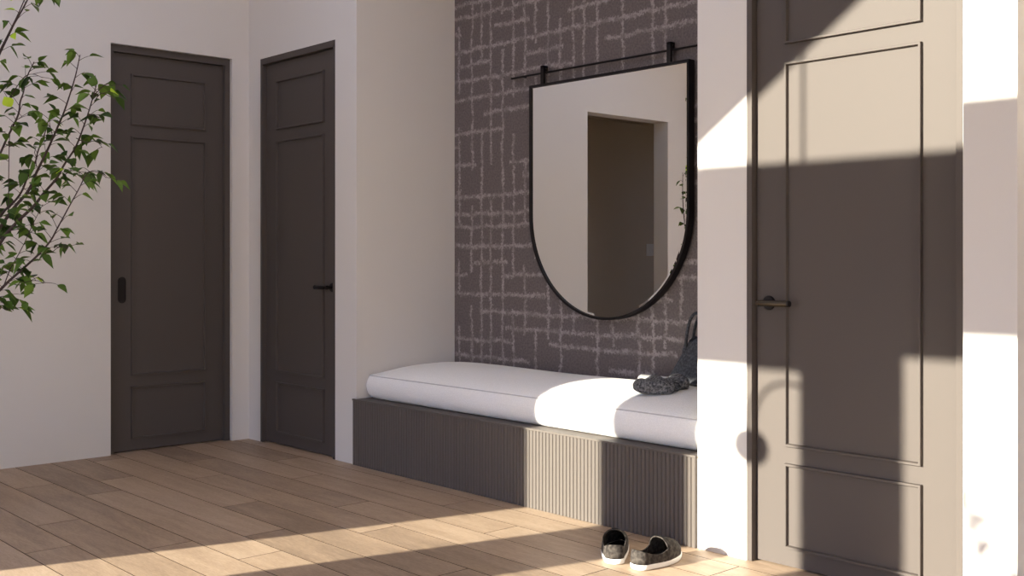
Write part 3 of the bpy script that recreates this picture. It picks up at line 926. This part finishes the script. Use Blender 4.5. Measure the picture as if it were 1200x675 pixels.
tree = empty('indoor_tree', (TF.x, TF.y, 0), 'slender leafy green indoor tree reaching in beside the sliding door', 'tree')
rng = random.Random(11)
fork = px(-66, 470); fork2 = px(-60, 400)
courses = [
    ([px(-62, 420), px(-40, 320, .02), px(0, 252, .03), px(24, 224, .02), px(37, 201, .0), px(53, 176, -.03), px(67, 147, -.04), px(76, 128, -.05), px(87, 93, -.05), px(93, 66, -.05)], 0.0085, 0.002, 0.30),
    ([px(-63, 450), px(-35, 345, -.05), px(0, 285, -.05), px(20, 263, -.07), px(43, 242, -.08), px(53, 229, -.08), px(71, 211, -.1), px(80, 195, -.1), px(93, 175, -.1), px(104, 153, -.12), px(112, 129, -.12), px(119, 104, -.12)], 0.009, 0.002, 0.30),
    ([px(-64, 480), px(-35, 395, -.12), px(0, 348, -.14), px(12, 339, -.15), px(22, 329, -.15), px(39, 315, -.16), px(60, 298, -.18), px(73, 283, -.18), px(83, 269, -.2), px(96, 245, -.2), px(109, 221, -.2), px(115, 205, -.2)], 0.0078, 0.0015, 0.42),
    ([px(-61, 400), px(-40, 300, .08), px(-18, 255, .08), px(0, 233, .1), px(8, 221, .1), px(15, 204, .1), px(24, 186, .1), px(27, 174, .1), px(35, 153, .1), px(39, 138, .1)], 0.0065, 0.002, 0.3),
    ([px(-61, 390), px(-45, 240, .12), px(-18, 170, .12), px(0, 132, .12), px(3, 115, .12), px(7, 103, .12), px(11, 85, .12), px(20, 66, .12)], 0.006, 0.002, 0.3),
    ([px(-61, 380), px(-50, 180, .05), px(-25, 90, .05), px(0, 33, .05), px(8, 18, .05), px(18, 0, .05), px(30, -25, .05), px(40, -50, .05)], 0.006, 0.002, 0.35),
    ([px(17, 333, -.15), px(24, 315, -.15), px(29, 306, -.15), px(38, 287, -.14), px(48, 265, -.14), px(60, 241, -.14)], 0.0024, 0.0012, 0.2),
    ([px(9, 341, -.15), px(10, 330, -.15), px(12, 322, -.14), px(20, 318, -.13)], 0.002, 0.001, 0.6),
    ([px(22, 331, -.15), px(36, 333, -.16), px(46, 329, -.17), px(58, 328, -.18), px(66, 331, -.18)], 0.002, 0.001, 0.5),
    ([px(60, 298, -.18), px(75, 296, -.19), px(85, 290, -.2), px(95, 292, -.2)], 0.002, 0.001, 0.5),
    ([px(-4, 351, -.15), px(8, 347, -.12), px(18, 346, -.1), px(26, 350, -.1)], 0.002, 0.001, 0.3),
    ([px(60, 160, -.04), px(57, 148, -.04), px(56, 140, -.04)], 0.0018, 0.001, 0.6),
    ([px(96, 165, -.12), px(108, 170, -.12), px(118, 168, -.12), px(126, 176, -.12)], 0.002, 0.001, 0.3),
    ([px(106, 142, -.12), px(114, 138, -.12), px(124, 142, -.12)], 0.002, 0.001, 0.3),
    ([px(116, 116, -.12), px(124, 108, -.12), px(130, 103, -.12), px(137, 105, -.12)], 0.002, 0.001, 0.2),
    ([px(117, 122, -.12), px(126, 114, -.13), px(136, 118, -.13)], 0.002, 0.001, 0.3),
    ([px(80, 207, -.1), px(88, 202, -.1), px(96, 203, -.1), px(104, 208, -.1)], 0.002, 0.001, 0.4),
    ([px(110, 219, -.2), px(118, 206, -.2), px(130, 206, -.2), px(138, 212, -.2)], 0.002, 0.001, 0.5),
    ([px(38, 210, .0), px(44, 207, .0), px(52, 207, .0)], 0.002, 0.001, 0.6),
    ([px(36, 195, 0), px(36, 184, 0), px(34, 178, 0)], 0.002, 0.001, 0.6),
    ([px(0, 252, .03), px(5, 160, .0), px(12, 142, .0), px(26, 132, 0)], 0.002, 0.001, 0.5),
    ([px(-20, 280, .1), px(-8, 270, .1), px(6, 268, .1), px(16, 272, .1)], 0.002, 0.001, 0.3),
    ([px(-25, 372, -.14), px(-10, 362, -.12), px(4, 358, -.1), px(14, 362, -.1), px(24, 360, -.1)], 0.002, 0.001, 0.2),
    ([px(-20, 330, -.1), px(-8, 318, -.1), px(4, 314, -.1)], 0.002, 0.001, 0.3),
    ([px(-40, 372, -.1), px(-22, 352, -.1), px(-6, 352, -.1), px(4, 362, -.1)], 0.002, 0.001, 0.3),
    ([px(-12, 120, .1), px(2, 96, .1), px(12, 84, .1), px(22, 82, .1), px(32, 86, .1)], 0.002, 0.001, 0.15),
    # boughs beyond the left edge and above
    ([px(-62, 410), px(-75, 300, .15), px(-100, 200, .2), px(-120, 120, .2)], 0.007, 0.002, 0.3),
    ([px(-61, 370), px(-66, 200, .1), px(-60, 80, .1), px(-40, -30, .1), px(-30, -90, .1)], 0.007, 0.002, 0.3),
    ([px(-30, 90, .05), px(10, 20, .02), px(30, -10, -.02), px(44, -14, -.03), px(50, -6, -.04)], 0.003, 0.001, 0.85),
    ([px(-62, 430), px(-85, 350, .1), px(-120, 290, .15), px(-150, 240, .15)], 0.007, 0.002, 0.35),
]
make_tree(tree, courses, 0.3, rng, [tp(-0.24, 0.30, 0), px(-75, 560), fork, fork2, px(-61, 365)], [0.022, 0.019, 0.016, 0.013, 0.009])
pot(tree, (TF - TU * 0.24).x, (TF - TU * 0.24).y, 0.17, 0.36)

# ------------------------------------------------------------------ two-armed pendant behind the camera (casts the round shadow)
LX, LY, LZ = -3.273, -0.30, 1.834
pend = empty('pendant_lamp', (LX, LY, ZC), 'black pendant lamp with two curved arms and opal globes hanging behind the viewpoint', 'lamp')
m = MB(); m.tube([(LX, LY, LZ), (LX, LY, ZC - 0.02)], 0.007, 10); m.build('rod', m_black, pend, True)
MB().lathe([(0, 0), (0.06, 0), (0.055, 0.018), (0, 0.0195)], Matrix.Translation((LX, LY, ZC - 0.02)), 24).build('ceiling_rose', m_black, pend, True, 40)
for s in (-1, 1):
    m = MB(); m.tube(bez((LX, LY, LZ), (LX + s * 0.12, LY, LZ + 0.03), (LX + s * 0.218, LY, LZ - 0.02), (LX + s * 0.218, LY, LZ - 0.185), 14), 0.0075, 10)
    m.build('arm', m_black, pend, True)
    m = MB(); blob(m, (LX + s * 0.218, LY, LZ - 0.251), 0.066, 0.066, 0.066, None, 28, 16, 2.0)
    m.build('globe', m_glassw, pend, True)

# ------------------------------------------------------------------ shrub on the terrace (its twigs shade the pier)
ter = empty('terrace_shrub', (-2.0, -1.7, -0.06), 'leafy potted shrub standing outside the windows on the terrace', 'shrub')
rng = random.Random(4)
P = lambda x, z, y=0: Vector((x + 0.065, -1.7 + y, z - 0.19))
cs_ = [([P(-2.15, 1.0), P(-2.35, 1.4), P(-2.55, 1.75), P(-2.74, 1.98), P(-2.84, 2.12)], 0.012, 0.003, 0.45),
       ([P(-2.55, 1.75), P(-2.66, 1.78, .05), P(-2.77, 1.86, .05)], 0.006, 0.002, 0.5),
       ([P(-2.15, 1.0), P(-2.1, 1.5), P(-2.05, 1.9), P(-2.1, 2.2)], 0.012, 0.003, 0.2),
       ([P(-2.15, 1.1), P(-1.95, 1.4), P(-1.8, 1.8)], 0.01, 0.003, 0.2),
       ([P(-2.35, 1.4), P(-2.5, 1.52), P(-2.68, 1.66)], 0.006, 0.002, 0.4)]
make_tree(ter, cs_, 0.3, rng, [(-2.085, -1.7, 0.28), (-2.085, -1.7, 0.7), (-2.085, -1.7, 0.95)], [0.02, 0.018, 0.012], leaf=0.085, step=0.012)
pot(ter, -2.085, -1.7, 0.2, 0.4, -0.06)
